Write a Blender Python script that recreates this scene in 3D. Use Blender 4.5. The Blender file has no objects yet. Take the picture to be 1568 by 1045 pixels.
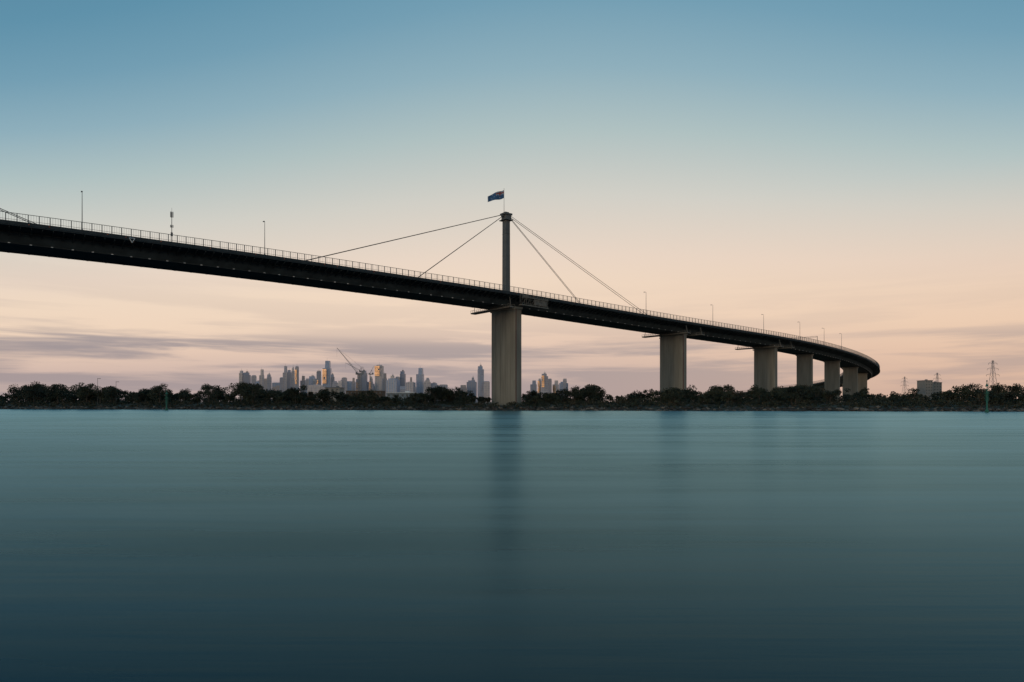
import bpy, math, random
import numpy as np
from mathutils import Vector
random.seed(7); rng=np.random.default_rng(7)
scene=bpy.context.scene
CAMH=4.5

# ---------------------------------------------------------------- helpers
def lin(r,g,b):
    def c(v):
        v/=255.0
        return v/12.92 if v<=0.04045 else ((v+0.055)/1.055)**2.4
    return (c(r),c(g),c(b),1.0)

def new_mat(name,col,rough=0.8,metal=0.0,var=0.25,scale=0.5,bump=0.0,stretch=(1,1,1)):
    m=bpy.data.materials.new(name); m.use_nodes=True
    nt=m.node_tree; b=nt.nodes['Principled BSDF']
    b.inputs['Roughness'].default_value=rough; b.inputs['Metallic'].default_value=metal
    g=nt.nodes.new('ShaderNodeNewGeometry'); mp=nt.nodes.new('ShaderNodeMapping')
    mp.inputs['Scale'].default_value=stretch
    n=nt.nodes.new('ShaderNodeTexNoise'); n.inputs['Scale'].default_value=scale; n.inputs['Detail'].default_value=5
    r=nt.nodes.new('ShaderNodeValToRGB')
    r.color_ramp.elements[0].position=0.3; r.color_ramp.elements[1].position=0.7
    r.color_ramp.elements[0].color=tuple(c*(1-var) for c in col[:3])+(1,)
    r.color_ramp.elements[1].color=tuple(min(1,c*(1+var)) for c in col[:3])+(1,)
    L=nt.links.new
    L(g.outputs['Position'],mp.inputs['Vector']); L(mp.outputs[0],n.inputs['Vector'])
    L(n.outputs['Fac'],r.inputs[0]); L(r.outputs[0],b.inputs['Base Color'])
    if bump:
        bp=nt.nodes.new('ShaderNodeBump'); bp.inputs['Strength'].default_value=bump
        L(n.outputs['Fac'],bp.inputs['Height']); L(bp.outputs[0],b.inputs['Normal'])
    return m

class MB:
    def __init__(s): s.v=[]; s.f=[]; s.mi=[]
    def add(s,vs,fs,mi=0):
        o=len(s.v); s.v.extend([tuple(v) for v in vs]); s.f.extend([tuple(i+o for i in f) for f in fs]); s.mi.extend([mi]*len(fs))
    def obox(s,c,ax,hs,mi=0,top=1.0):
        c=Vector(c); X,Y,Z=[Vector(a).normalized()*h for a,h in zip(ax,hs)]
        vs=[]
        for k in (-1,1):
            t=top if k>0 else 1.0
            for i,j in ((-1,-1),(1,-1),(1,1),(-1,1)):
                vs.append(c+X*i*t+Y*j*t+Z*k)
        s.add(vs,[(0,3,2,1),(4,5,6,7),(0,1,5,4),(1,2,6,5),(2,3,7,6),(3,0,4,7)],mi)
    def box(s,c,hs,mi=0,rot=0,top=1.0):
        ca,sa=math.cos(rot),math.sin(rot)
        s.obox(c,((ca,sa,0),(-sa,ca,0),(0,0,1)),hs,mi,top)
    def beam(s,a,b,r,mi=0,n=6,r2=None):
        a=Vector(a); b=Vector(b); d=(b-a).normalized(); r2=r if r2 is None else r2
        u=d.orthogonal().normalized(); w=d.cross(u)
        vs=[]
        for p,rr in ((a,r),(b,r2)):
            for i in range(n):
                t=2*math.pi*i/n; vs.append(p+u*math.cos(t)*rr+w*math.sin(t)*rr)
        fs=[(i,(i+1)%n,n+(i+1)%n,n+i) for i in range(n)]+[tuple(range(n))[::-1],tuple(range(n,2*n))]
        s.add(vs,fs,mi)
    def prism(s,poly,z0,z1,mi=0,top=1.0,cen=(0,0)):
        n=len(poly)
        vs=[(x,y,z0) for x,y in poly]+[(cen[0]+(x-cen[0])*top,cen[1]+(y-cen[1])*top,z1) for x,y in poly]
        s.add(vs,[(i,(i+1)%n,n+(i+1)%n,n+i) for i in range(n)]+[tuple(range(n))[::-1],tuple(range(n,2*n))],mi)
    def finish(s,name,mats,parent=None,smooth=False):
        me=bpy.data.meshes.new(name); me.from_pydata(s.v,[],s.f)
        if not isinstance(mats,(list,tuple)): mats=[mats]
        for m in mats: me.materials.append(m)
        me.polygons.foreach_set('material_index',s.mi)
        if smooth: me.polygons.foreach_set('use_smooth',[True]*len(s.f))
        me.update()
        ob=bpy.data.objects.new(name,me); scene.collection.objects.link(ob)
        if parent: ob.parent=parent
        return ob
def empty(name,loc=(0,0,0)):
    e=bpy.data.objects.new(name,None); scene.collection.objects.link(e); return e

# ---------------------------------------------------------------- materials
M_steel=new_mat('painted_steel',(0.042,0.058,0.060,1),0.7,0.0,0.4,0.25)
M_steel_d=new_mat('dark_steel',(0.028,0.037,0.039,1),0.8,0.0,0.3,0.4)
M_fence=new_mat('galvanised_fence',(0.085,0.10,0.10,1),0.6,0.0,0.2,0.5)
M_conc=new_mat('pier_concrete',(0.26,0.238,0.19,1),0.9,0.0,0.2,0.35,0.1,(1,1,0.12))
M_tower=new_mat('tower_steel',(0.12,0.12,0.112,1),0.7,0.0,0.15,0.3)
M_tan=new_mat('gantry_paint',(0.17,0.15,0.12,1),0.8,0.0,0.35,0.6)
M_cable=new_mat('cable_steel',(0.035,0.035,0.035,1),0.6)
M_orange=new_mat('orange_reflector',(0.55,0.13,0.05,1),0.5)
M_white=new_mat('white_paint',(0.75,0.75,0.72,1),0.6,0,0.05)
M_asphalt=new_mat('asphalt',(0.05,0.05,0.05,1),0.9)
M_pole=new_mat('pole_galvanised',(0.12,0.12,0.12,1),0.6)
M_steel_hazed=new_mat('galvanised_hazed',(0.22,0.22,0.23,1),0.6)  # far lattice steel made paler, distance haze put into its colour

# ---------------------------------------------------------------- bridge alignment
hs=[(-700,36.87),(235,36.87),(290,41.8),(357,46.4),(424,50.5),(491,55),(558,62),(620,74),(700,92),(780,104),(1000,112)]
S0,S1=-620,960
hk,hv=zip(*hs)
st=np.arange(0,S1+1.0,1.0)
px,py=[-3.3],[388.0]
for s in st[:-1]:
    a=math.radians(np.interp(s+0.5,hk,hv)); px.append(px[-1]+math.cos(a)); py.append(py[-1]+math.sin(a))
px=np.array(px);py=np.array(py)
def P(s):
    a=math.radians(float(np.interp(s,hk,hv)))
    if s<0: x,y=-3.3+math.cos(a)*s,388+math.sin(a)*s
    else: x,y=float(np.interp(s,st,px)),float(np.interp(s,st,py))
    return x,y,a
prof=[(-700,52),(-620,55),(-480,60.5),(-336,64.6),(-230,66.2),(-141,65.6),(-13,62.7),(122,57.3),(228,54),(287,51.8),(341,49.8),(389,47.8),(431,46),(540,40),(620,34.5),(720,28),(860,20),(1000,13)]
pk,pv=zip(*prof)
FH=3.6
def Z(s):
    w=[s-30,s-20,s-10,s,s+10,s+20,s+30]
    return float(np.mean(np.interp(w,pk,pv)))+CAMH-FH
def at(s,u,z):
    x,y,a=P(s); return Vector((x+math.sin(a)*u,y-math.cos(a)*u,Z(s)+z))
def axes(s):
    x,y,a=P(s); sl=(Z(s+2)-Z(s-2))/4
    T=Vector((math.cos(a),math.sin(a),sl)).normalized(); N=Vector((math.sin(a),-math.cos(a),0))
    return T,N,Vector((0,0,1))
def sweep(mb,sec,s0,s1,step=4.0,mi=0,closed=True):
    n=max(1,int(round((s1-s0)/step))); ss=[s0+(s1-s0)*i/n for i in range(n+1)]
    vs=[];fs=[];k=len(sec)
    for s in ss:
        for u,z in sec: vs.append(at(s,u,z))
    for i in range(n):
        for j in range(k):
            fs.append((i*k+j,i*k+(j+1)%k,(i+1)*k+(j+1)%k,(i+1)*k+j))
    fs.append(tuple(range(k))[::-1]); fs.append(tuple(n*k+j for j in range(k)))
    mb.add(vs,fs,mi)
def rect(u0,u1,z0,z1): return [(u0,z0),(u1,z0),(u1,z1),(u0,z1)]

bridge=empty('cable_stayed_bridge')
HW=17.5
g=MB()
sweep(g,[(-HW,0),(-HW,-0.8),(-12.2,-1.9),(-9.3,-5.4),(9.3,-5.4),(12.2,-1.9),(HW,-0.8),(HW,0)],S0,S1)
g.finish('deck_girder',M_steel,bridge)
g=MB()
sweep(g,rect(-HW+0.6,-0.5,0.004,0.05),S0,S1); sweep(g,rect(0.5,HW-0.6,0.004,0.05),S0,S1)
g.finish('roadway',M_asphalt,bridge)
g=MB()
for sg in (1,-1):
    for lane in (1.2,5.0,8.6,12.2,15.8):
        if lane in (1.2,15.8): sweep(g,rect(min(sg*lane,sg*(lane+.15)),max(sg*lane,sg*(lane+.15)),0.054,0.058),S0,S1)
        else:
            s=-600
            while s<900:
                sweep(g,rect(min(sg*lane,sg*(lane+.15)),max(sg*lane,sg*(lane+.15)),0.054,0.058),s,s+4); s+=12
g.finish('lane_markings',M_white,bridge)
g=MB(); sweep(g,rect(-0.45,0.45,0.0,0.9),S0,S1); g.finish('median_barrier',M_conc,bridge)
g=MB()
for sg in (1,-1):
    a=lambda u0,u1:(min(sg*u0,sg*u1),max(sg*u0,sg*u1))
    sweep(g,rect(*a(HW+.003,HW+.28),-0.5,0.75),S0,S1)
    sweep(g,rect(*a(HW+.05,HW+.6),-0.95,-0.7),S0,S1)
    sweep(g,rect(*a(11.9,12.5),-2.3,-2.0),S0,S1)
    sweep(g,rect(*a(9.0,9.7),-5.7,-5.42),S0,S1)
g.finish('edge_beams',M_steel_d,bridge)
g=MB()
s=S0+2
while s<S1-2:
    T,N,U=axes(s)
    for sg in (1,-1):
        q=[(sg*(HW-.1),-0.85),(sg*12.35,-1.95),(sg*11.2,-3.3),(sg*(HW-.2),-1.5)]
        vs=[at(s-.13,u,z) for u,z in q]+[at(s+.13,u,z) for u,z in q]
        g.add(vs,[(0,1,2,3),(7,6,5,4),(0,4,5,1),(1,5,6,2),(2,6,7,3),(3,7,4,0)])
    s+=3.2
g.finish('cantilever_brackets',M_steel,bridge)
g=MB()
s=S0+2
while s<S1-2:
    T,N,U=axes(s)
    for sg in (1,-1):
        g.obox(at(s,sg*9.9,-5.55),(T,N,U),(0.35,0.14,0.16))
    s+=6.4
g.finish('inspection_rail_brackets',M_white,bridge)
g=MB()
s=S0+5
while s<S1-2:
    T,N,U=axes(s); g.obox(at(s,HW+.34,0.15+random.uniform(-.1,.1)),(T,N,U),(0.22,0.05,0.10)); s+=random.choice((6,9,12,18))
g.finish('reflectors',M_orange,bridge)
g=MB()
for sg in (1,-1):
    u=sg*(HW+.15)
    sweep(g,rect(u-.09,u+.09,FH-.16,FH),S0,S1)
    sweep(g,rect(u-.05,u+.05,1.25,1.35),S0,S1)
    s=S0+1
    i=0
    while s<S1-1:
        T,N,U=axes(s)
        if i%4==0: g.obox(at(s,u,FH/2+.35),(T,N,U),(.13,.13,FH/2-.37))
        else: g.obox(at(s,u,FH/2+.35),(T,N,U),(.028,.028,FH/2-.45))
        s+=0.8; i+=1
g.finish('safety_fence',M_fence,bridge)
g=MB()
T,N,U=axes(-190); c=at(-190,HW+.75,-0.6)
tri=[c+T*math.cos(t)*1.1+U*math.sin(t)*1.1 for t in (math.pi/2+math.pi,math.pi/2+math.pi+2.094,math.pi/2+math.pi+4.189)]
for i in range(3): g.beam(tri[i],tri[(i+1)%3],0.12)
g.finish('navigation_triangle',M_white,bridge)

# piers
def rrect(s,hw,ht,r,n=4):
    x,y,a=P(s); T=(math.cos(a),math.sin(a)); N=(math.sin(a),-math.cos(a)); out=[]
    for (cu,ct,a0) in ((hw-r,ht-r,0),(-(hw-r),ht-r,90),(-(hw-r),-(ht-r),180),(hw-r,-(ht-r),270)):
        for k in range(n+1):
            t=math.radians(a0+90*k/n); u=cu+r*math.cos(t); v=ct+r*math.sin(t)
            out.append((x+N[0]*u+T[0]*v,y+N[1]*u+T[1]*v))
    return out[::-1]
PW={-480:(10.5,2.4),-336:(11.2,2.6),0:(11.4,2.4),144:(10.2,2.2),256:(9.2,2.0)}
big=[-480,-336,0,144,256]
small=[323,390,457,524,591,658,725,792,859]
g=MB()
for s in big+small:
    B=s in big; hw,ht=PW[s] if B else (6.6,1.4)
    x,y,a=P(s)
    g.prism(rrect(s,hw,ht,0.5),-3,Z(s)-6.9,0,1.0,(x,y))
    g.prism(rrect(s,hw+.7,ht+.5,0.6),Z(s)-6.9,Z(s)-5.71,0)
    g.prism(rrect(s,hw+2,ht+2,0.8),-3,3.4,0)
    T,N,U=axes(s); T=Vector((T.x,T.y,0)).normalized()
    for sg in (-1,1):
        for u in (-0.62,-0.2,0.2,0.62):
            c=Vector((x,y,0))+N*u*hw+T*sg*(ht+.05); h=(Z(s)-7.2-3.4)/2
            g.obox((c.x,c.y,3.4+h),(T,N,U),(.07,.12,h))
g.finish('piers',M_conc,bridge)
g=MB()
for s in (0,144):
    T,N,U=axes(s); T=Vector((T.x,T.y,0)).normalized(); x,y,a=P(s); c=Vector((x,y,0))+N*(PW[s][0]+.25)-T*1.8
    g.beam((c.x,c.y,3),(c.x,c.y,Z(s)-6.9),0.22)
g.finish('drain_pipe',new_mat('rust_pipe',(0.16,0.07,0.045,1),0.8),bridge)
g=MB()
def gantry(s,u0,u1,zb,w=1.6):
    T,N,U=axes(s); c=at(s,(u0+u1)/2,zb); h=abs(u1-u0)/2
    g.obox(c,(T,N,U),(w,h,0.35))
    for t in (-w,w):
        n=int(h*2/2.0)
        for i in range(n+1):
            u=u0+(u1-u0)*i/n
            p=at(s,u,zb)+T*t; g.beam(p,p+U*1.5,0.09,0,4)
        g.beam(at(s,u0,zb+1.5)+T*t,at(s,u1,zb+1.5)+T*t,0.1,0,4)
    for u in (u0+1,u1-1):
        p=at(s,u,zb); g.beam(p,at(s,u*0.93,-2),0.2,0,4)
gantry(-10,-19,19,-7.6); gantry(136,-20,20,-7.2); gantry(151,-17,20,-7.0); gantry(246,-20,20,-7.2); gantry(262,-14,20,-6.9)
gantry(-326,-19,19,-7.2)
g.finish('maintenance_gantries',M_tan,bridge)
g=MB()
T,N,U=axes(4)
def cr(s,u,z): return at(s,u,z)
g.obox(at(5,HW+1.6,-5.9),(T,N,U),(9.5,1.2,0.3)); g.obox(at(6,HW+1.6,-1.6),(T,N,U),(8.5,1.1,0.25))
for s in np.arange(-4,15,3.0):
    g.beam(cr(s,HW+.8,-6),cr(s,HW+.8,0.2),0.14,0,4); g.beam(cr(s,HW+2.4,-6),cr(s,HW+2.4,-0.2),0.12,0,4)
    if s<14: g.beam(cr(s,HW+2.4,-5.8),cr(s+3,HW+2.4,-1.7),0.09,0,4)
g.obox(at(9,HW+2.3,-3.6),(T,N,U),(4.5,0.1,1.5)); g.obox(at(-1.5,HW+2.3,-1.2),(T,N,U),(2.2,0.1,0.9))
for z in (-2.7,-1.0,-4.8): g.beam(cr(-4,HW+2.45,z),cr(14.5,HW+2.45,z),0.08,0,4)
g.finish('access_cradle',M_tan,bridge)
ZT=lambda s: Z(s)+48.8
def tower(s):
    x,y,a=P(s); T,N,U=axes(s); T=Vector((T.x,T.y,0)).normalized()
    g=MB()
    g.prism(rrect(s,1.9,1.55,0.25,2),Z(s)-0.2,ZT(s)-3.2,0,0.94,(x,y))
    for z in np.arange(Z(s)+12,ZT(s)-6,12.4): g.prism(rrect(s,1.95,1.6,0.25,2),z,z+.08,0,1,(x,y))
    g.prism(rrect(s,3.1,2.8,0.3,2),ZT(s)-4.3,ZT(s)-3.9)
    g.prism(rrect(s,2.2,2.0,0.4,3),ZT(s)-3.9,ZT(s)-1.2,0,0.9,(x,y))
    g.prism(rrect(s,2.5,2.8,0.4,3),ZT(s)-1.2,ZT(s)-0.3)
    g.prism(rrect(s,1.2,1.4,0.4,3),ZT(s)-0.3,ZT(s)+0.5)
    for sg in (-1,1):
        g.prism([(x+T.x*sg*p+N.x*q,y+T.y*sg*p+N.y*q) for p,q in ((1.6,-.8),(3.2,-.6),(3.2,.6),(1.6,.8))],ZT(s)-2.4,ZT(s)-1.25)
    for i in range(12):
        t=2*math.pi*i/12; p=Vector((x,y,ZT(s)-3.9))+T*2.7*math.cos(t)+N*3.0*math.sin(t); g.beam(p,p+U*1.2,0.05,0,4)
    g.finish('tower_mast',M_tower,bridge)
    g=MB()
    for d,zz in ((127,-1.3),(-127,-1.3),(62,-2.2),(-62,-2.2)):
        for off in ((-.75,.75) if abs(d)>100 else (-.35,.35)):
            top=Vector((x,y,ZT(s)+zz))+N*off+T*(2.6*(1 if d>0 else -1)); end=at(s+d,off*1.6,0.5)
            g.beam(top,end,0.13,0,6)
        g.obox(at(s+d,0,0.9),axes(s+d),(1.6,1.2,0.9))
    g.finish('stay_cables',M_cable,bridge)
tower(0); tower(-336)

# flag on tower
def flag_mat():
    m=bpy.data.materials.new('flag_cloth'); m.use_nodes=True; nt=m.node_tree; b=nt.nodes['Principled BSDF']; b.inputs['Roughness'].default_value=.9
    b.inputs['Base Color'].default_value=(0.05,0.13,0.26,1); return m
fl=empty('flag_on_pole')
x0,y0,_=P(0); zt=ZT(0); px0=x0-1.2
g=MB(); g.beam((px0,y0-1.5,zt),(px0,y0-1.5,zt+13.2),0.13,0,6,0.07); g.beam((px0,y0-1.5,zt+13.2),(px0,y0-1.5,zt+13.5),0.18,0,6); g.finish('pole',M_pole,fl)
nb,nh=24,12; fm=[flag_mat(),new_mat('flag_red',(0.36,0.08,0.07,1)),new_mat('flag_white',(0.40,0.46,0.52,1))]
g=MB(); vs=[];fs=[];mi=[]
for i in range(nb+1):
    for j in range(nh+1):
        u=i/nb; v=j/nh
        vs.append((px0-u*9.2,y0-1.5-1.8*u+0.5*math.sin(u*9+v),zt+13.1-(1-v)*4.8*(1-0.3*u)-u*4.4-0.25*math.sin(u*6+v*1.2)))
for i in range(nb):
    for j in range(nh):
        a=i*(nh+1)+j; fs.append((a,a+1,a+nh+2,a+nh+1))
        k=0
        if i<12 and j>=6:
            if i in (5,6) or j in (8,9): k=1
            elif i in (4,7) or j in (7,10) or abs((i/12.0)-((j-6)/6.0))<.12 or abs((i/12.0)-(1-(j-6)/6.0))<.12: k=2
        if (i,j) in ((6,2),(6,3),(5,2),(17,1),(17,9),(14,5),(20,6),(18,4)) or i>=nb-1: k=2
        mi.append(k)
g.v=vs; g.f=fs; g.mi=mi; g.finish('flag',fm,fl,True)

def lamp(s,u,h=15.0,arm=True):
    e=empty('street_lamp'); T,N,U=axes(s); b=at(s,u,0.0); g=MB()
    g.beam(b,b+U*h,0.17,0,8,0.09); g.beam(b,b+U*1.2,0.28,0,8)
    g.beam(b+U*h,b+U*(h+.3)-N*1.0,0.07,0,6); g.finish('pole',M_pole,e)
    g=MB(); g.obox(b+U*(h+.3)-N*1.3,(N,T,U),(0.6,0.25,0.12)); g.finish('lamp_head',M_pole,e)
for s in (-206,-140,98,166,227,278,322,362): lamp(s,HW-0.8)
e=empty('telecom_mast'); b=at(-176,HW-.8,0); g=MB()
g.beam(b,b+Vector((0,0,13)),0.16,0,8,0.1); g.beam(b+Vector((0,0,13)),b+Vector((0,0,14.3)),0.04,0,4)
for a in (0,2.1,4.2):
    c=b+Vector((math.cos(a)*.45,math.sin(a)*.45,0)); g.box(c+Vector((0,0,11.6)),(.12,.12,1.1)); g.box(c+Vector((0,0,7.0)),(.12,.12,.5))
g.box(b+Vector((0,0,3.9)),(.3,.3,.7)); g.finish('mast',M_pole,e)
e=empty('sign_gantry'); g=MB(); s=308
for u in (-16.9,16.9): g.beam(at(s,u,0),at(s,u,7),0.2,0,6)
for dz in (6.2,7.0): g.beam(at(s,-16.9,dz),at(s,16.9,dz),0.1,0,4)
for k in range(16):
    u=-16.9+k*2.1; g.beam(at(s,u,6.2 if k%2 else 7.0),at(s,u+2.1,7.0 if k%2 else 6.2),0.06,0,4)
g.finish('truss',M_pole,e)

# ---------------------------------------------------------------- land and water
def shore(x):
    base=np.interp(x,[-6000,-700,-320,0,235,700,6000],[1200,505,427,362,322,235,-700])
    return base+2.2*math.sin(x*.021)+1.5*math.sin(x*.057+1)+0.8*math.sin(x*.13)+(-9*math.exp(-((x+8)/22)**2))
xs=sorted(set(list(np.arange(-6000,-700,250))+list(np.arange(-700,700,4.0))+list(np.arange(700,6001,250))))
offs=[-14,-4,0,2,4,7,11,18,30,60,120,260,600,1500,4000,9000]
hz=[-4,-1.4,-0.3,.4,1.0,1.6,2.2,2.7,3.0,3.1,3.2,3.2,3.3,3.4,3.6,4.0]
vs=[];fs=[]
for x in xs:
    for o,h in zip(offs,hz):
        vs.append((x,shore(x)+o,h+(0.35*math.sin(x*.09+o)+.25*math.sin(x*.31+o*.7) if 1<o<100 else 0)))
n=len(offs)
for i in range(len(xs)-1):
    for j in range(n-1):
        a=i*n+j; fs.append((a,a+n,a+n+1,a+1))
g=MB(); g.add(vs,fs)
M_ground=new_mat('bank_ground',(0.055,0.048,0.03,1),0.95,0,0.5,0.12,0.3)
g.finish('ground',M_ground,None,True)

mw=bpy.data.materials.new('river_water'); mw.use_nodes=True; nt=mw.node_tree; nt.nodes.clear(); L=nt.links.new
out=nt.nodes.new('ShaderNodeOutputMaterial'); mix=nt.nodes.new('ShaderNodeMixShader')
dif=nt.nodes.new('ShaderNodeBsdfDiffuse'); dif.inputs['Color'].default_value=(0.003,0.016,0.028,1)
gl=nt.nodes.new('ShaderNodeBsdfGlossy')
fr=nt.nodes.new('ShaderNodeFresnel'); fr.inputs['IOR'].default_value=1.33
geo=nt.nodes.new('ShaderNodeNewGeometry')
def nz(sc,scale,det=4,dist=0):
    mp=nt.nodes.new('ShaderNodeMapping'); mp.inputs['Scale'].default_value=sc
    no=nt.nodes.new('ShaderNodeTexNoise'); no.inputs['Scale'].default_value=scale; no.inputs['Detail'].default_value=det; no.inputs['Distortion'].default_value=dist
    L(geo.outputs['Position'],mp.inputs['Vector']); L(mp.outputs[0],no.inputs['Vector']); return no
n1=nz((.007,.045,1),1.0,7,.4); n2=nz((.05,.6,1),1.0,5); n3=nz((.03,.25,1),1.0,6,.3)
avg=nt.nodes.new('ShaderNodeMath'); avg.operation='MULTIPLY_ADD'; avg.inputs[1].default_value=.5
hlf=nt.nodes.new('ShaderNodeMath'); hlf.operation='MULTIPLY'; hlf.inputs[1].default_value=.5
L(n3.outputs['Fac'],hlf.inputs[0]); L(n1.outputs['Fac'],avg.inputs[0]); L(hlf.outputs[0],avg.inputs[2])
r1=nt.nodes.new('ShaderNodeValToRGB'); e0,e1=r1.color_ramp.elements
e0.position=.36;e0.color=(0.25,0.47,0.54,1);e1.position=.64;e1.color=(0.42,0.67,0.72,1)
L(avg.outputs[0],r1.inputs[0]); L(r1.outputs[0],gl.inputs['Color'])
rr=nt.nodes.new('ShaderNodeMapRange'); rr.inputs[1].default_value=.35; rr.inputs[2].default_value=.65; rr.inputs[3].default_value=.24; rr.inputs[4].default_value=.34
L(avg.outputs[0],rr.inputs[0]); L(rr.outputs[0],gl.inputs['Roughness'])
bp=nt.nodes.new('ShaderNodeBump'); bp.inputs['Strength'].default_value=.12; bp.inputs['Distance'].default_value=.4
L(n2.outputs['Fac'],bp.inputs['Height']); L(bp.outputs[0],gl.inputs['Normal'])
L(fr.outputs[0],mix.inputs[0]); L(dif.outputs[0],mix.inputs[1]); L(gl.outputs[0],mix.inputs[2]); L(mix.outputs[0],out.inputs[0])
g=MB(); g.add([(-7000,-3000,0),(7000,-3000,0),(7000,2500,0),(-7000,2500,0)],[(0,1,2,3)]); g.finish('river_water',mw)

import bmesh
bm=bmesh.new(); bmesh.ops.create_icosphere(bm,subdivisions=1,radius=1.0)
rv=np.array([v.co[:] for v in bm.verts]); rf=[tuple(v.index for v in f.verts) for f in bm.faces]; bm.free()
g=MB()
for i in range(2600):
    x=rng.uniform(-480,430); o=rng.uniform(-1.5,7)**1.0; sz=rng.uniform(.35,1.1)*(1.3 if rng.random()<.12 else 1)
    zz=np.interp(o,offs,hz)
    v=rv*(1+rng.normal(0,.16,(len(rv),1)))*np.array([sz*rng.uniform(.9,1.7),sz,sz*rng.uniform(.5,.8)])
    a=rng.uniform(0,6.28); c,s_=math.cos(a),math.sin(a)
    v=np.stack([v[:,0]*c-v[:,1]*s_,v[:,0]*s_+v[:,1]*c,v[:,2]],1)+np.array([x,shore(x)+o,max(zz,0)+sz*.15])
    g.add(v.tolist(),rf,int(rng.random()<.3))
g.finish('shore_rocks',[new_mat('rock_dark',(0.06,0.047,0.035,1),.95,0,.5,.4),new_mat('rock_pale',(0.18,0.145,0.11,1),.95,0,.4,.4)])

# foliage
def leaf_mat(name,a,b,scale=.35):
    m=bpy.data.materials.new(name); m.use_nodes=True; nt=m.node_tree; p=nt.nodes['Principled BSDF']; p.inputs['Roughness'].default_value=.85
    ge=nt.nodes.new('ShaderNodeNewGeometry'); no=nt.nodes.new('ShaderNodeTexNoise'); no.inputs['Scale'].default_value=scale; no.inputs['Detail'].default_value=3
    r=nt.nodes.new('ShaderNodeValToRGB'); r.color_ramp.elements[0].position=.38; r.color_ramp.elements[1].position=.65
    r.color_ramp.elements[0].color=a+(1,); r.color_ramp.elements[1].color=b+(1,)
    nt.links.new(ge.outputs['Position'],no.inputs['Vector']); nt.links.new(no.outputs['Fac'],r.inputs[0]); nt.links.new(r.outputs[0],p.inputs['Base Color']); return m
M_leafs=[leaf_mat('leaves_olive',(0.022,0.028,0.014),(0.065,0.068,0.034)),leaf_mat('leaves_dark',(0.014,0.020,0.011),(0.038,0.047,0.024)),leaf_mat('leaves_dry',(0.042,0.036,0.019),(0.10,0.08,0.045))]
M_bark=new_mat('bark',(0.07,0.055,0.04,1),.95)
def leaves(mb,c,r,n,size,mi):
    d=rng.normal(size=(n,3)); d/=np.linalg.norm(d,axis=1)[:,None]
    p=np.array(c)+d*np.array(r)*(rng.random((n,1))**.45)
    a=rng.normal(size=(n,3)); a/=np.linalg.norm(a,axis=1)[:,None]
    b=np.cross(a,rng.normal(size=(n,3))); b/=np.linalg.norm(b,axis=1)[:,None]
    s=size*rng.uniform(.5,1.2,(n,1)); a*=s*.6; b*=s*.38
    q=np.stack([p-a,p-b,p+a,p+b],1).reshape(-1,3)
    o=len(mb.v); mb.v.extend(map(tuple,q.tolist())); mb.f.extend([(o+4*i,o+4*i+1,o+4*i+2,o+4*i+3) for i in range(n)]); mb.mi.extend([mi]*n)
def tree(mb,x,y,z,h,w,mi,dens=1.0,bark=3,size=.75,low=.42):
    tr=h*.045*.5+.08
    top=(x+rng.uniform(-.4,.4),y,z+h*.62)
    mb.beam((x,y,z-.3),top,tr,bark,6,tr*.45)
    nb=int(rng.integers(7,12))
    for k in range(nb):
        a=rng.uniform(0,6.28); rr=rng.uniform(.1,1)**.7*w*.36; zz=z+h*rng.uniform(low,.86)-(rr/w)*h*.18
        c=(x+math.cos(a)*rr,y+math.sin(a)*rr,zz); br=w*rng.uniform(.15,.25)
        if k<5: mb.beam((x,y,z+h*rng.uniform(.25,.5)),c,tr*.45,bark,5,tr*.15)
        c=(c[0],c[1],min(c[2],z+h-br*.7))
        leaves(mb,c,(br,br,br*.72),int(46*dens*(br/1.7)**1.6)+8,size,mi)
prof_t=[(-300,592),(0,594),(40,592),(50,586),(130,587),(145,591),(175,590),(200,593),(235,592),(265,595),(300,591),(320,586),(345,590),(370,585),(395,585),(410,593),(440,592),(470,592),(500,596),(540,596),(580,597),(600,604),(630,601),(650,590),(690,591),(710,596),(730,602),(800,599),(840,597),(880,588),(915,589),(930,597),(1000,592),(1050,591),(1080,593),(1100,589),(1130,595),(1160,588),(1200,590),(1230,590),(1270,590),(1300,594),(1330,597),(1400,600),(1445,595),(1470,590),(1500,587),(1540,590),(1568,591),(1900,592)]
bear=[((p-784)/1045.0,(616-t)/1045.0) for p,t in prof_t]; bk,bv=zip(*bear)
def shore_dist(b):
    d=360
    for _ in range(12): d=0.5*d+0.5*shore(b*d)
    return d
def clump(b): return .92+.10*math.sin(b*61+.7)+.08*math.sin(b*143+2)+.06*math.sin(b*260)
g=MB()
for i in range(560):
    b=rng.uniform(-.95,.95); sd=shore_dist(b); d=sd+rng.uniform(14,120)
    if -0.055<b<0.03 and d<sd+45: continue
    h=np.interp(b,bk,bv)*d+CAMH-3.0
    f=rng.uniform(.95,1.14)*clump(b) if rng.random()<.35 else rng.uniform(.45,.85)
    h=max(3.5,h*f); tree(g,b*d,d,3.0,h,h*rng.uniform(.7,1.3),int(rng.choice([0,0,1,1,2],p=[.3,.2,.25,.15,.1])),1.15,3,.8,rng.uniform(.2,.5))
g.finish('distant_trees',M_leafs+[M_bark])
g=MB()
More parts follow.
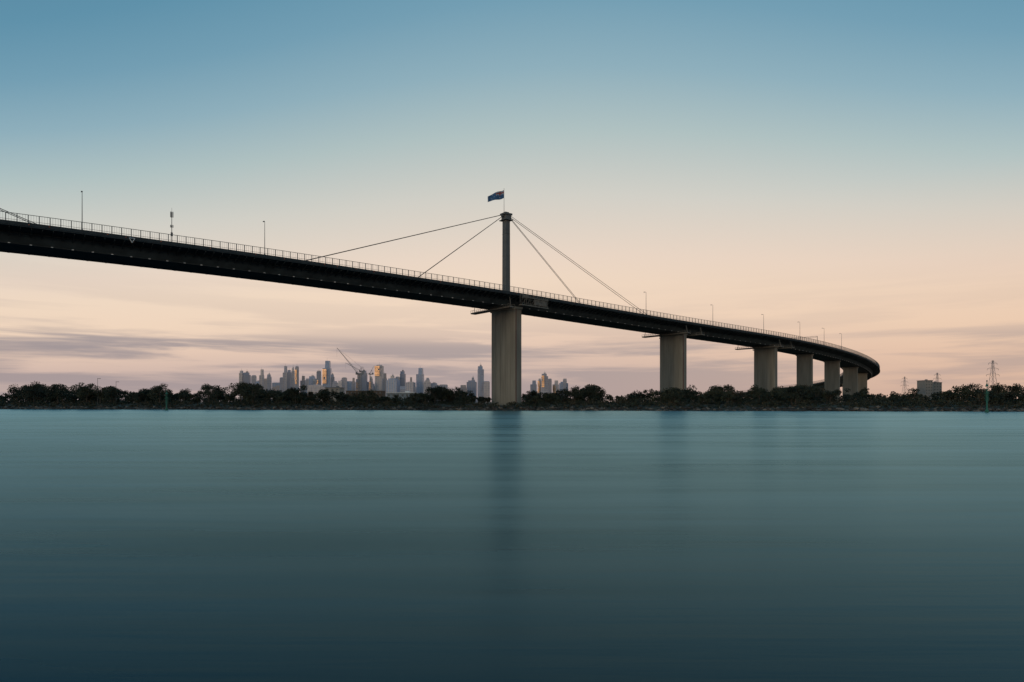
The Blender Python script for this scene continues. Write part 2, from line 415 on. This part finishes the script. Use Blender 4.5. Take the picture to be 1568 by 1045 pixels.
for i in range(3000):
    b=rng.uniform(-.95,.95); sd=shore_dist(b)
    q=rng.random(); o=rng.uniform(5,12) if q<.35 else (rng.uniform(12,26) if q<.62 else rng.uniform(26,110)); d=sd+o
    if -0.06<b<0.02 and o>20: continue
    zz=float(np.interp(o,offs,hz)); hh=rng.uniform(.5,1.4) if o<12 else (rng.uniform(1.2,2.8) if o<26 else rng.uniform(2.4,5.6)*clump(b*1.3))
    w=hh*rng.uniform(.7,1.3)
    leaves(g,(b*d,d,zz+hh*.45),(w,w,hh*.6),int(14+5*hh+2.6*hh*hh),.6+.06*hh,int(rng.choice([0,1,2],p=[.4,.3,.3])))
g.finish('shrubs',M_leafs)
for (b,dd,top,wf) in ((-.516,22,582,.95),(-.397,30,583,.8),(-.376,34,581,.7),(-.444,26,585,.9),(.092,24,586,1.0),(.112,30,587,1.1),(.362,26,586,.9),(.30,30,588,.9),(.684,30,583,1.0),(.71,34,586,1.0),(.735,30,585,.8),(.66,38,588,.9),(.59,38,592,1.0),(-.70,26,585,1.0),(-.665,30,585,1.0),(-.62,26,587,1.0),(-.113,22,590,1.1)):
    d=shore_dist(b)+dd; h=(616-top)/1045*d+CAMH-3
    g=MB(); tree(g,b*d,d,3,h,h*wf,int(rng.choice([0,1])),1.5,3,.65); g.finish('gum_tree',M_leafs+[M_bark])

# ---------------------------------------------------------------- city skyline
def facade(name,wall,glass,rough=.4,sc=(1,1)):
    m=bpy.data.materials.new(name); m.use_nodes=True; nt=m.node_tree; p=nt.nodes['Principled BSDF']; L=nt.links.new
    tc=nt.nodes.new('ShaderNodeTexCoord'); sp=nt.nodes.new('ShaderNodeSeparateXYZ'); L(tc.outputs['Object'],sp.inputs[0])
    ad=nt.nodes.new('ShaderNodeMath'); ad.operation='ADD'; L(sp.outputs[0],ad.inputs[0]); L(sp.outputs[1],ad.inputs[1])
    cb=nt.nodes.new('ShaderNodeCombineXYZ'); L(ad.outputs[0],cb.inputs[0]); L(sp.outputs[2],cb.inputs[1])
    br=nt.nodes.new('ShaderNodeTexBrick'); br.offset=0; br.inputs['Scale'].default_value=1; br.inputs['Brick Width'].default_value=9*sc[0]; br.inputs['Row Height'].default_value=12*sc[1]
    br.inputs['Mortar Size'].default_value=1.8; br.inputs['Bias'].default_value=0
    wall_hazed=tuple(min(.8,c*1.7) for c in wall); glass_hazed=tuple(c*2.5 for c in glass)  # wall and glass colours lightened in place of aerial haze
    br.inputs['Color1'].default_value=glass_hazed+(1,); br.inputs['Color2'].default_value=tuple(c*1.4 for c in glass_hazed)+(1,); br.inputs['Mortar'].default_value=wall_hazed+(1,)
    L(cb.outputs[0],br.inputs['Vector']); L(br.outputs[0],p.inputs['Base Color']); p.inputs['Roughness'].default_value=rough
    return m
FM=[facade('facade_grey',(.30,.28,.29),(.10,.11,.14)),facade('facade_cream',(.42,.36,.32),(.17,.15,.16)),facade('facade_blue',(.22,.25,.31),(.10,.13,.18),.3),facade('facade_brown',(.30,.24,.21),(.13,.11,.11)),facade('facade_slate',(.18,.20,.25),(.09,.10,.13),.35,(.5,2))]
M_sun_glint=new_mat('sun_glint_metal',(0.66,0.42,0.25,1),.46,1.0,.35,.03,0,(1,1,.6))  # gold metal colour stands in for low sun glinting off windows
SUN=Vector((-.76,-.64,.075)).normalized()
def office(p0,p1,ty,mi,dist=5000,gold=None,style=0):
    d=dist+random.uniform(-500,500); k=d/1045.0
    x=((p0+p1)/2-784)*k; w=(p1-p0)*k/2; H=(616-ty)*k+CAMH-3.5; rot=random.uniform(-.25,.25); dp=w*random.uniform(.7,1.0)
    cs=abs(math.cos(rot)); sn=abs(math.sin(rot)); hwid=w/(cs+sn*.85)
    e=empty('office_tower'); e.location=(x,d,3.5)
    g=MB()
    crown=[.93,.88,.97,.82][style%4]
    g.box((0,0,H*crown/2),(hwid,hwid*.85,H*crown/2),0,rot)
    if style%4==0: g.box((0,0,H*(crown+1)/2),(hwid*.7,hwid*.6,H*(1-crown)/2),0,rot)
    elif style%4==1:
        g.box((-hwid*.15,0,H*(crown+.96)/2),(hwid*.75,hwid*.7,H*(.96-crown)/2),0,rot); g.box((0,0,H*.98),(hwid*.3,hwid*.4,H*.02),1,rot)
    elif style%4==2: g.box((0,0,H*(crown+1)/2),(hwid*.85,hwid*.1,H*(1-crown)/2),1,rot)
    else: g.box((hwid*.2,0,H*(crown+1)/2),(hwid*.6,hwid*.8,H*(1-crown)/2),0,rot,.9)
    g.box((0,0,9),(hwid*1.25,hwid*1.1,9),0,rot)
    ca,sa=math.cos(rot),math.sin(rot); yy=-hwid*.85-.6
    for u in (-.98,-.5,0,.5,.98):
        c=(u*hwid*ca-yy*sa,u*hwid*sa+yy*ca,H*crown/2); g.box(c,(1.0,.6,H*crown/2-1),1,rot)
    if H>190: g.beam((0,0,H),(0,0,H*1.07),1.2,1,6,.5)
    g.finish('tower_block',[FM[mi],FM[mi-1 if mi else 1]],e)
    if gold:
        v=Vector((-x,-d,0)).normalized(); hn=(v+SUN).normalized(); r=math.atan2(hn.x,-hn.y)  # added glint panels, turned to reflect the sun towards the camera
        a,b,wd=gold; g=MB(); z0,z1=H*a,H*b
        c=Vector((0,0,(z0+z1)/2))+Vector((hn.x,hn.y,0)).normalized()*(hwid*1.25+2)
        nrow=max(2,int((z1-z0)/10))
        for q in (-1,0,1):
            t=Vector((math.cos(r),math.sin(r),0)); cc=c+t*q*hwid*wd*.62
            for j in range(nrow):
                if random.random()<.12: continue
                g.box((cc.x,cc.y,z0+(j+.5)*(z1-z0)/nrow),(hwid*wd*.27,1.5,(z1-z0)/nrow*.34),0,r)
        g.finish('sun_glint_panels',M_sun_glint,e)
B=[(367,373,568,0,None),(373,384,569,4,None),(385,393,575,1,None),(398,404,566,1,None),(404,410,580,3,None),(409,416,572,0,None),(417,432,586,2,None),
(434,440,561,0,None),(440,446,567,4,None),(447,451,562,1,None),(452,458,561,1,(.5,.9,.8)),(460,468,576,3,None),(468,476,580,0,None),(474,484,575,2,None),(485,492,568,4,(.5,.7,.6)),
(495,507,553,2,(.45,.8,.7)),(508,518,584,0,None),(518,530,582,1,None),(530,545,584,2,None),(546,553,573,3,(.3,.7,.6)),(553,562,568,4,None),(562,573,584,0,None),(575,587,559,1,(.7,.97,.9)),(585,593,572,3,None),
(592,612,580,2,None),(613,621,567,4,None),(622,636,585,0,None),(638,649,564,2,None),(648,660,583,1,None),(658,672,586,4,None),(672,686,589,0,None),(700,716,590,3,None),(715,730,583,4,None),(731,741,559,2,None),(740,750,584,1,None),
(812,822,583,4,None),(824,829,580,1,(.4,.9,1)),(829,839,571,0,(.5,.9,.5)),(839,845,580,3,None),(846,856,583,1,(.3,.8,.6)),(856,870,585,2,None),(470,500,589,1,None),(560,590,591,3,None),(600,640,592,0,None),(420,450,591,3,None),
(392,399,583,2,None),(429,434,578,3,None),(446,452,574,2,None),(480,486,581,1,None),(507,512,572,4,None),(524,531,578,0,None),(538,544,579,3,None),(566,571,577,1,(.3,.8,.8)),(598,605,574,1,None),(606,612,577,0,None),(626,632,578,3,None),(652,658,579,0,None),(722,727,577,0,None),(862,868,580,0,None)]
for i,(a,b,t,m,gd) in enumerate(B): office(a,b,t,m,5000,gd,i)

def crane(px_,d,top,boomdx,boomtop,name='tower_crane'):
    k=d/1045; x=(px_-784)*k; zt=(616-top)*k+CAMH; e=empty(name); g=MB()
    for dx in (-1,1):
        for dy in (-1,1): g.beam((x+dx,d+dy,3),(x+dx,d+dy,zt),.28,0,4)
    z=3
    while z<zt-2: g.beam((x-1,d-1,z),(x+1,d-1,z+2.5),.15,0,4); g.beam((x+1,d-1,z+2.5),(x-1,d-1,z+5),.15,0,4); z+=5
    g.box((x+1.5,d,zt+1),(5,1.6,1)); g.box((x+5.5,d,zt+2.6),(1.5,1.5,1.6)); g.box((x-2,d-2,zt+2.4),(1.1,1,1.3))
    tip=Vector((x+boomdx*k,d,(616-boomtop)*k+CAMH)); root=Vector((x-1.5,d,zt+2))
    for o in (-.7,.7): g.beam(root+Vector((0,o,0)),tip,.22,0,4)
    g.beam(root+Vector((1.2,0,1.4)),tip,.18,0,4)
    n=14
    for i in range(n):
        a=root.lerp(tip,i/n); b=(root+Vector((1.2,0,1.4))).lerp(tip,(i+.5)/n); c=root.lerp(tip,(i+1)/n); g.beam(a,b,.1,0,4); g.beam(b,c,.1,0,4)
    af=Vector((x+3.5,d,zt+10)); g.beam((x+0.5,d,zt+2),af,.3,0,4); g.beam((x+5.5,d,zt+2),af,.3,0,4); g.beam(af,tip,.1,0,4); g.beam(tip,tip-Vector((0,0,12)),.08,0,4)
    g.finish('lattice',M_steel_hazed,e)
crane(549,900,574,-33,533); crane(553,1300,570,-24,556); crane(567,1500,574,6,560)

def pylon(px_,d,top):
    k=d/1045; x=(px_-784)*k; H=(616-top)*k+CAMH-3; e=empty('transmission_pylon'); g=MB(); w0=H*.10; z0=3
    def W(t): return w0*(1-t)**1.3+.7
    N_=9
    for i in range(N_):
        t0,t1=i/N_,(i+1)/N_; a,b=W(t0),W(t1); za,zb=z0+H*t0,z0+H*t1
        for sx,sy in ((1,1),(1,-1),(-1,1),(-1,-1)): g.beam((x+sx*a,d+sy*a,za),(x+sx*b,d+sy*b,zb),.22,0,4)
        for sy in (-1,1):
            g.beam((x-a,d+sy*a,za),(x+b,d+sy*b,zb),.11,0,4); g.beam((x+a,d+sy*a,za),(x-b,d+sy*b,zb),.11,0,4)
    for t,wd in ((.66,.15),(.80,.13),(.93,.10)):
        z=z0+H*t
        for sx in (-1,1):
            g.beam((x,d,z),(x+sx*H*wd,d,z),.2,0,4); g.beam((x,d,z+H*.05),(x+sx*H*wd,d,z),.14,0,4); g.beam((x+sx*H*wd,d,z),(x+sx*H*wd,d,z-2.2),.2,0,5)
    g.finish('lattice',M_steel_hazed,e)
pylon(1520,1000,552); pylon(1385,1500,577); pylon(1435,1300,571)

def lowrise(name,p0,p1,ty,d,mat,roof,floors=2):
    k=d/1045; x=((p0+p1)/2-784)*k; w=(p1-p0)*k/2; H=(616-ty)*k+CAMH-3; e=empty(name); dp=10
    g=MB(); g.box((x,d+dp,3+H/2),(w,dp,H/2)); g.finish('walls',mat,e)
    g=MB(); g.box((x,d+dp,3+H+.25),(w+.5,dp+.5,.25)); g.box((x+w*.4,d+dp,3+H+1.2),(w*.15,2,.7)); g.finish('roof',roof,e)
    g=MB(); n=max(3,int(w*2/4))
    for fl in range(floors):
        zc=3+H*(fl+.55)/floors
        for i in range(n):
            xx=x-w+(i+.5)*2*w/n; g.box((xx,d-.03,zc),(w/n*.4,.06,H/floors*.2))
    g.finish('windows',M_tower,e)
    g=MB(); g.box((x-w*.6,d-.05,4.3),(1.0,.08,1.3)); g.finish('door',M_tan,e)
M_cream=new_mat('cream_render',(.30,.27,.235,1),.9,0,.1,.3); M_roof=new_mat('roof_sheet',(.16,.17,.18,1),.6)
lowrise('apartment_block',1417,1428,583,950,M_cream,M_roof,8); lowrise('apartment_block',1429,1442,586,980,M_cream,M_roof,7)
lowrise('warehouse',592,634,602,640,new_mat('warehouse_wall',(.22,.25,.27,1),.8),M_white,2)
lowrise('brick_office',498,520,594,700,M_cream,M_roof,4)
lowrise('brick_office',530,585,599,760,new_mat('brown_brick',(.10,.07,.05,1),.9),M_roof,3)

M_green=new_mat('beacon_green',(.02,.16,.11,1),.6,0,.1)
def beacon(b,d,H):
    e=empty('channel_beacon'); x=b*d; g=MB()
    g.beam((x,d,-2),(x,d,H*.75),.38,0,10,.3); g.beam((x,d,H*.75),(x,d,H),.12,0,6)
    g.beam((x,d,-1),(x,d,1.2),.8,0,10,.7)
    for i in range(3): t=i*2.094; g.box((x+.7*math.cos(t),d+.7*math.sin(t),H*.55),(.06,.06,H*.18))
    g.beam((x,d,H*.62),(x,d,H*.62+.15),1.1,0,10); g.beam((x,d,H*.75),(x,d,H*.75+.15),.9,0,10)
    vs=[(x,d,H*.98),(x-.8,d,H*.84),(x+.8,d,H*.84),(x,d-.8,H*.84),(x,d+.8,H*.84)]; g.add(vs,[(0,1,3),(0,3,2),(0,2,4),(0,4,1),(1,4,2,3)])
    g.beam((x,d,H),(x,d,H+.6),.25,0,8)
    g.finish('beacon_post',M_green,e)
beacon(.6957,294,13.3); beacon(-.506,372,10.5)
for b,top in ((-.607,580),(-.58,585)):
    d=shore_dist(b)+25; e=empty('street_lamp'); h=(616-top)/1045*d+CAMH; g=MB(); x=b*d
    g.beam((x,d,2.8),(x,d,h),.15,0,6,.1); g.box((x+.9,d,h),(1.0,.25,.12)); g.box((x,d,3.2),(.3,.3,.4)); g.finish('pole',M_pole,e)

# ---------------------------------------------------------------- world / sun / camera
w=bpy.data.worlds.new('World'); scene.world=w; w.use_nodes=True; nt=w.node_tree; nt.nodes.clear(); L=nt.links.new
def N(t): return nt.nodes.new(t)
def math_(op,a,b=None,c=None,clamp=False):
    n=N('ShaderNodeMath'); n.operation=op; n.use_clamp=clamp
    for i,v in enumerate((a,b,c)):
        if v is None: continue
        if isinstance(v,(int,float)): n.inputs[i].default_value=v
        else: L(v,n.inputs[i])
    return n.outputs[0]
tc=N('ShaderNodeTexCoord'); sp=N('ShaderNodeSeparateXYZ'); L(tc.outputs['Generated'],sp.inputs[0])
X,Y,Zc=sp.outputs
dx=math_('SUBTRACT',X,0.06); k=math_('MULTIPLY_ADD',math_('MULTIPLY',dx,dx),1.15,1.0)
s_=math_('MULTIPLY',Zc,k)
cr_=N('ShaderNodeValToRGB'); el=cr_.color_ramp.elements
stops=[(0.0,(184,165,162)),(.03,(195,173,167)),(.055,(210,184,173)),(.085,(227,198,180)),(.125,(239,212,189)),(.17,(239,215,193)),(.21,(233,213,196)),(.29,(209,206,197)),(.37,(175,192,192)),(.44,(142,174,187)),(.51,(114,157,178)),(.58,(94,144,169)),(.75,(72,122,150)),(1.0,(56,104,136))]
el[0].position=0; el[0].color=lin(*stops[0][1]); el[1].position=1; el[1].color=lin(*stops[-1][1])
for p_,c_ in stops[1:-1]:
    e_=el.new(p_); e_.color=lin(*c_)
L(s_,cr_.inputs[0])
wf=math_('MULTIPLY',math_('MULTIPLY_ADD',X,1.1,.05,True),math_('MULTIPLY_ADD',Zc,-3.6,1.0,True))
wm=N('ShaderNodeMix'); wm.data_type='RGBA'; L(wf,wm.inputs[0]); L(cr_.outputs[0],wm.inputs[6]); wm.inputs[7].default_value=lin(226,184,156)
cb=N('ShaderNodeCombineXYZ'); L(math_('MULTIPLY',X,3.2),cb.inputs[0]); L(math_('MULTIPLY',Y,1.2),cb.inputs[1]); L(math_('MULTIPLY',Zc,42),cb.inputs[2])
no=N('ShaderNodeTexNoise'); no.inputs['Scale'].default_value=1.0; no.inputs['Detail'].default_value=6; no.inputs['Roughness'].default_value=.55; no.inputs['Distortion'].default_value=.35
L(cb.outputs[0],no.inputs['Vector'])
cm=N('ShaderNodeMapRange'); cm.interpolation_type='SMOOTHSTEP'; cm.inputs[1].default_value=.40; cm.inputs[2].default_value=.58; L(no.outputs['Fac'],cm.inputs[0])
mk=N('ShaderNodeValToRGB'); me_=mk.color_ramp.elements; me_[0].position=0.0; me_[0].color=(.5,.5,.5,1); me_[1].position=1; me_[1].color=(0,0,0,1)
for p_,v in ((.03,.75),(.055,1.0),(.08,.95),(.095,.3),(.14,.12),(.18,0)):
    e_=me_.new(p_); e_.color=(v,v,v,1)
L(Zc,mk.inputs[0])
lf=math_('MULTIPLY_ADD',X,-.32,.66)
fac=math_('MULTIPLY',math_('MULTIPLY',cm.outputs[0],mk.outputs[0]),lf)
mx=N('ShaderNodeMix'); mx.data_type='RGBA'; L(fac,mx.inputs[0]); L(wm.outputs[2],mx.inputs[6]); mx.inputs[7].default_value=lin(138,132,143)
bg=N('ShaderNodeBackground'); L(mx.outputs[2],bg.inputs[0]); bg.inputs[1].default_value=0.98
sky=N('ShaderNodeTexSky'); sky.sky_type='NISHITA'; sky.sun_disc=False; sky.sun_elevation=math.asin(SUN.z); sky.sun_rotation=math.atan2(SUN.x,SUN.y)%(2*math.pi)
bg2=N('ShaderNodeBackground'); L(sky.outputs[0],bg2.inputs[0]); bg2.inputs[1].default_value=0.01
ad=N('ShaderNodeAddShader'); L(bg.outputs[0],ad.inputs[0]); L(bg2.outputs[0],ad.inputs[1])
ow=N('ShaderNodeOutputWorld'); L(ad.outputs[0],ow.inputs[0])

ld=bpy.data.lights.new('sun','SUN'); ld.energy=0.35; ld.angle=math.radians(3); ld.color=(1,.78,.55)
lo=bpy.data.objects.new('sun',ld); scene.collection.objects.link(lo); lo.rotation_euler=SUN.to_track_quat('Z','Y').to_euler()

cd=bpy.data.cameras.new('camera'); co=bpy.data.objects.new('camera',cd); scene.collection.objects.link(co)
cd.lens=24; cd.sensor_width=36; cd.shift_y=(616-522.5)/1568; cd.clip_end=20000; cd.clip_start=.5
co.location=(0,0,CAMH); co.rotation_euler=(math.radians(90),0,0)
scene.camera=co
scene.view_settings.view_transform='Standard'; scene.view_settings.look='None'; scene.view_settings.exposure=0
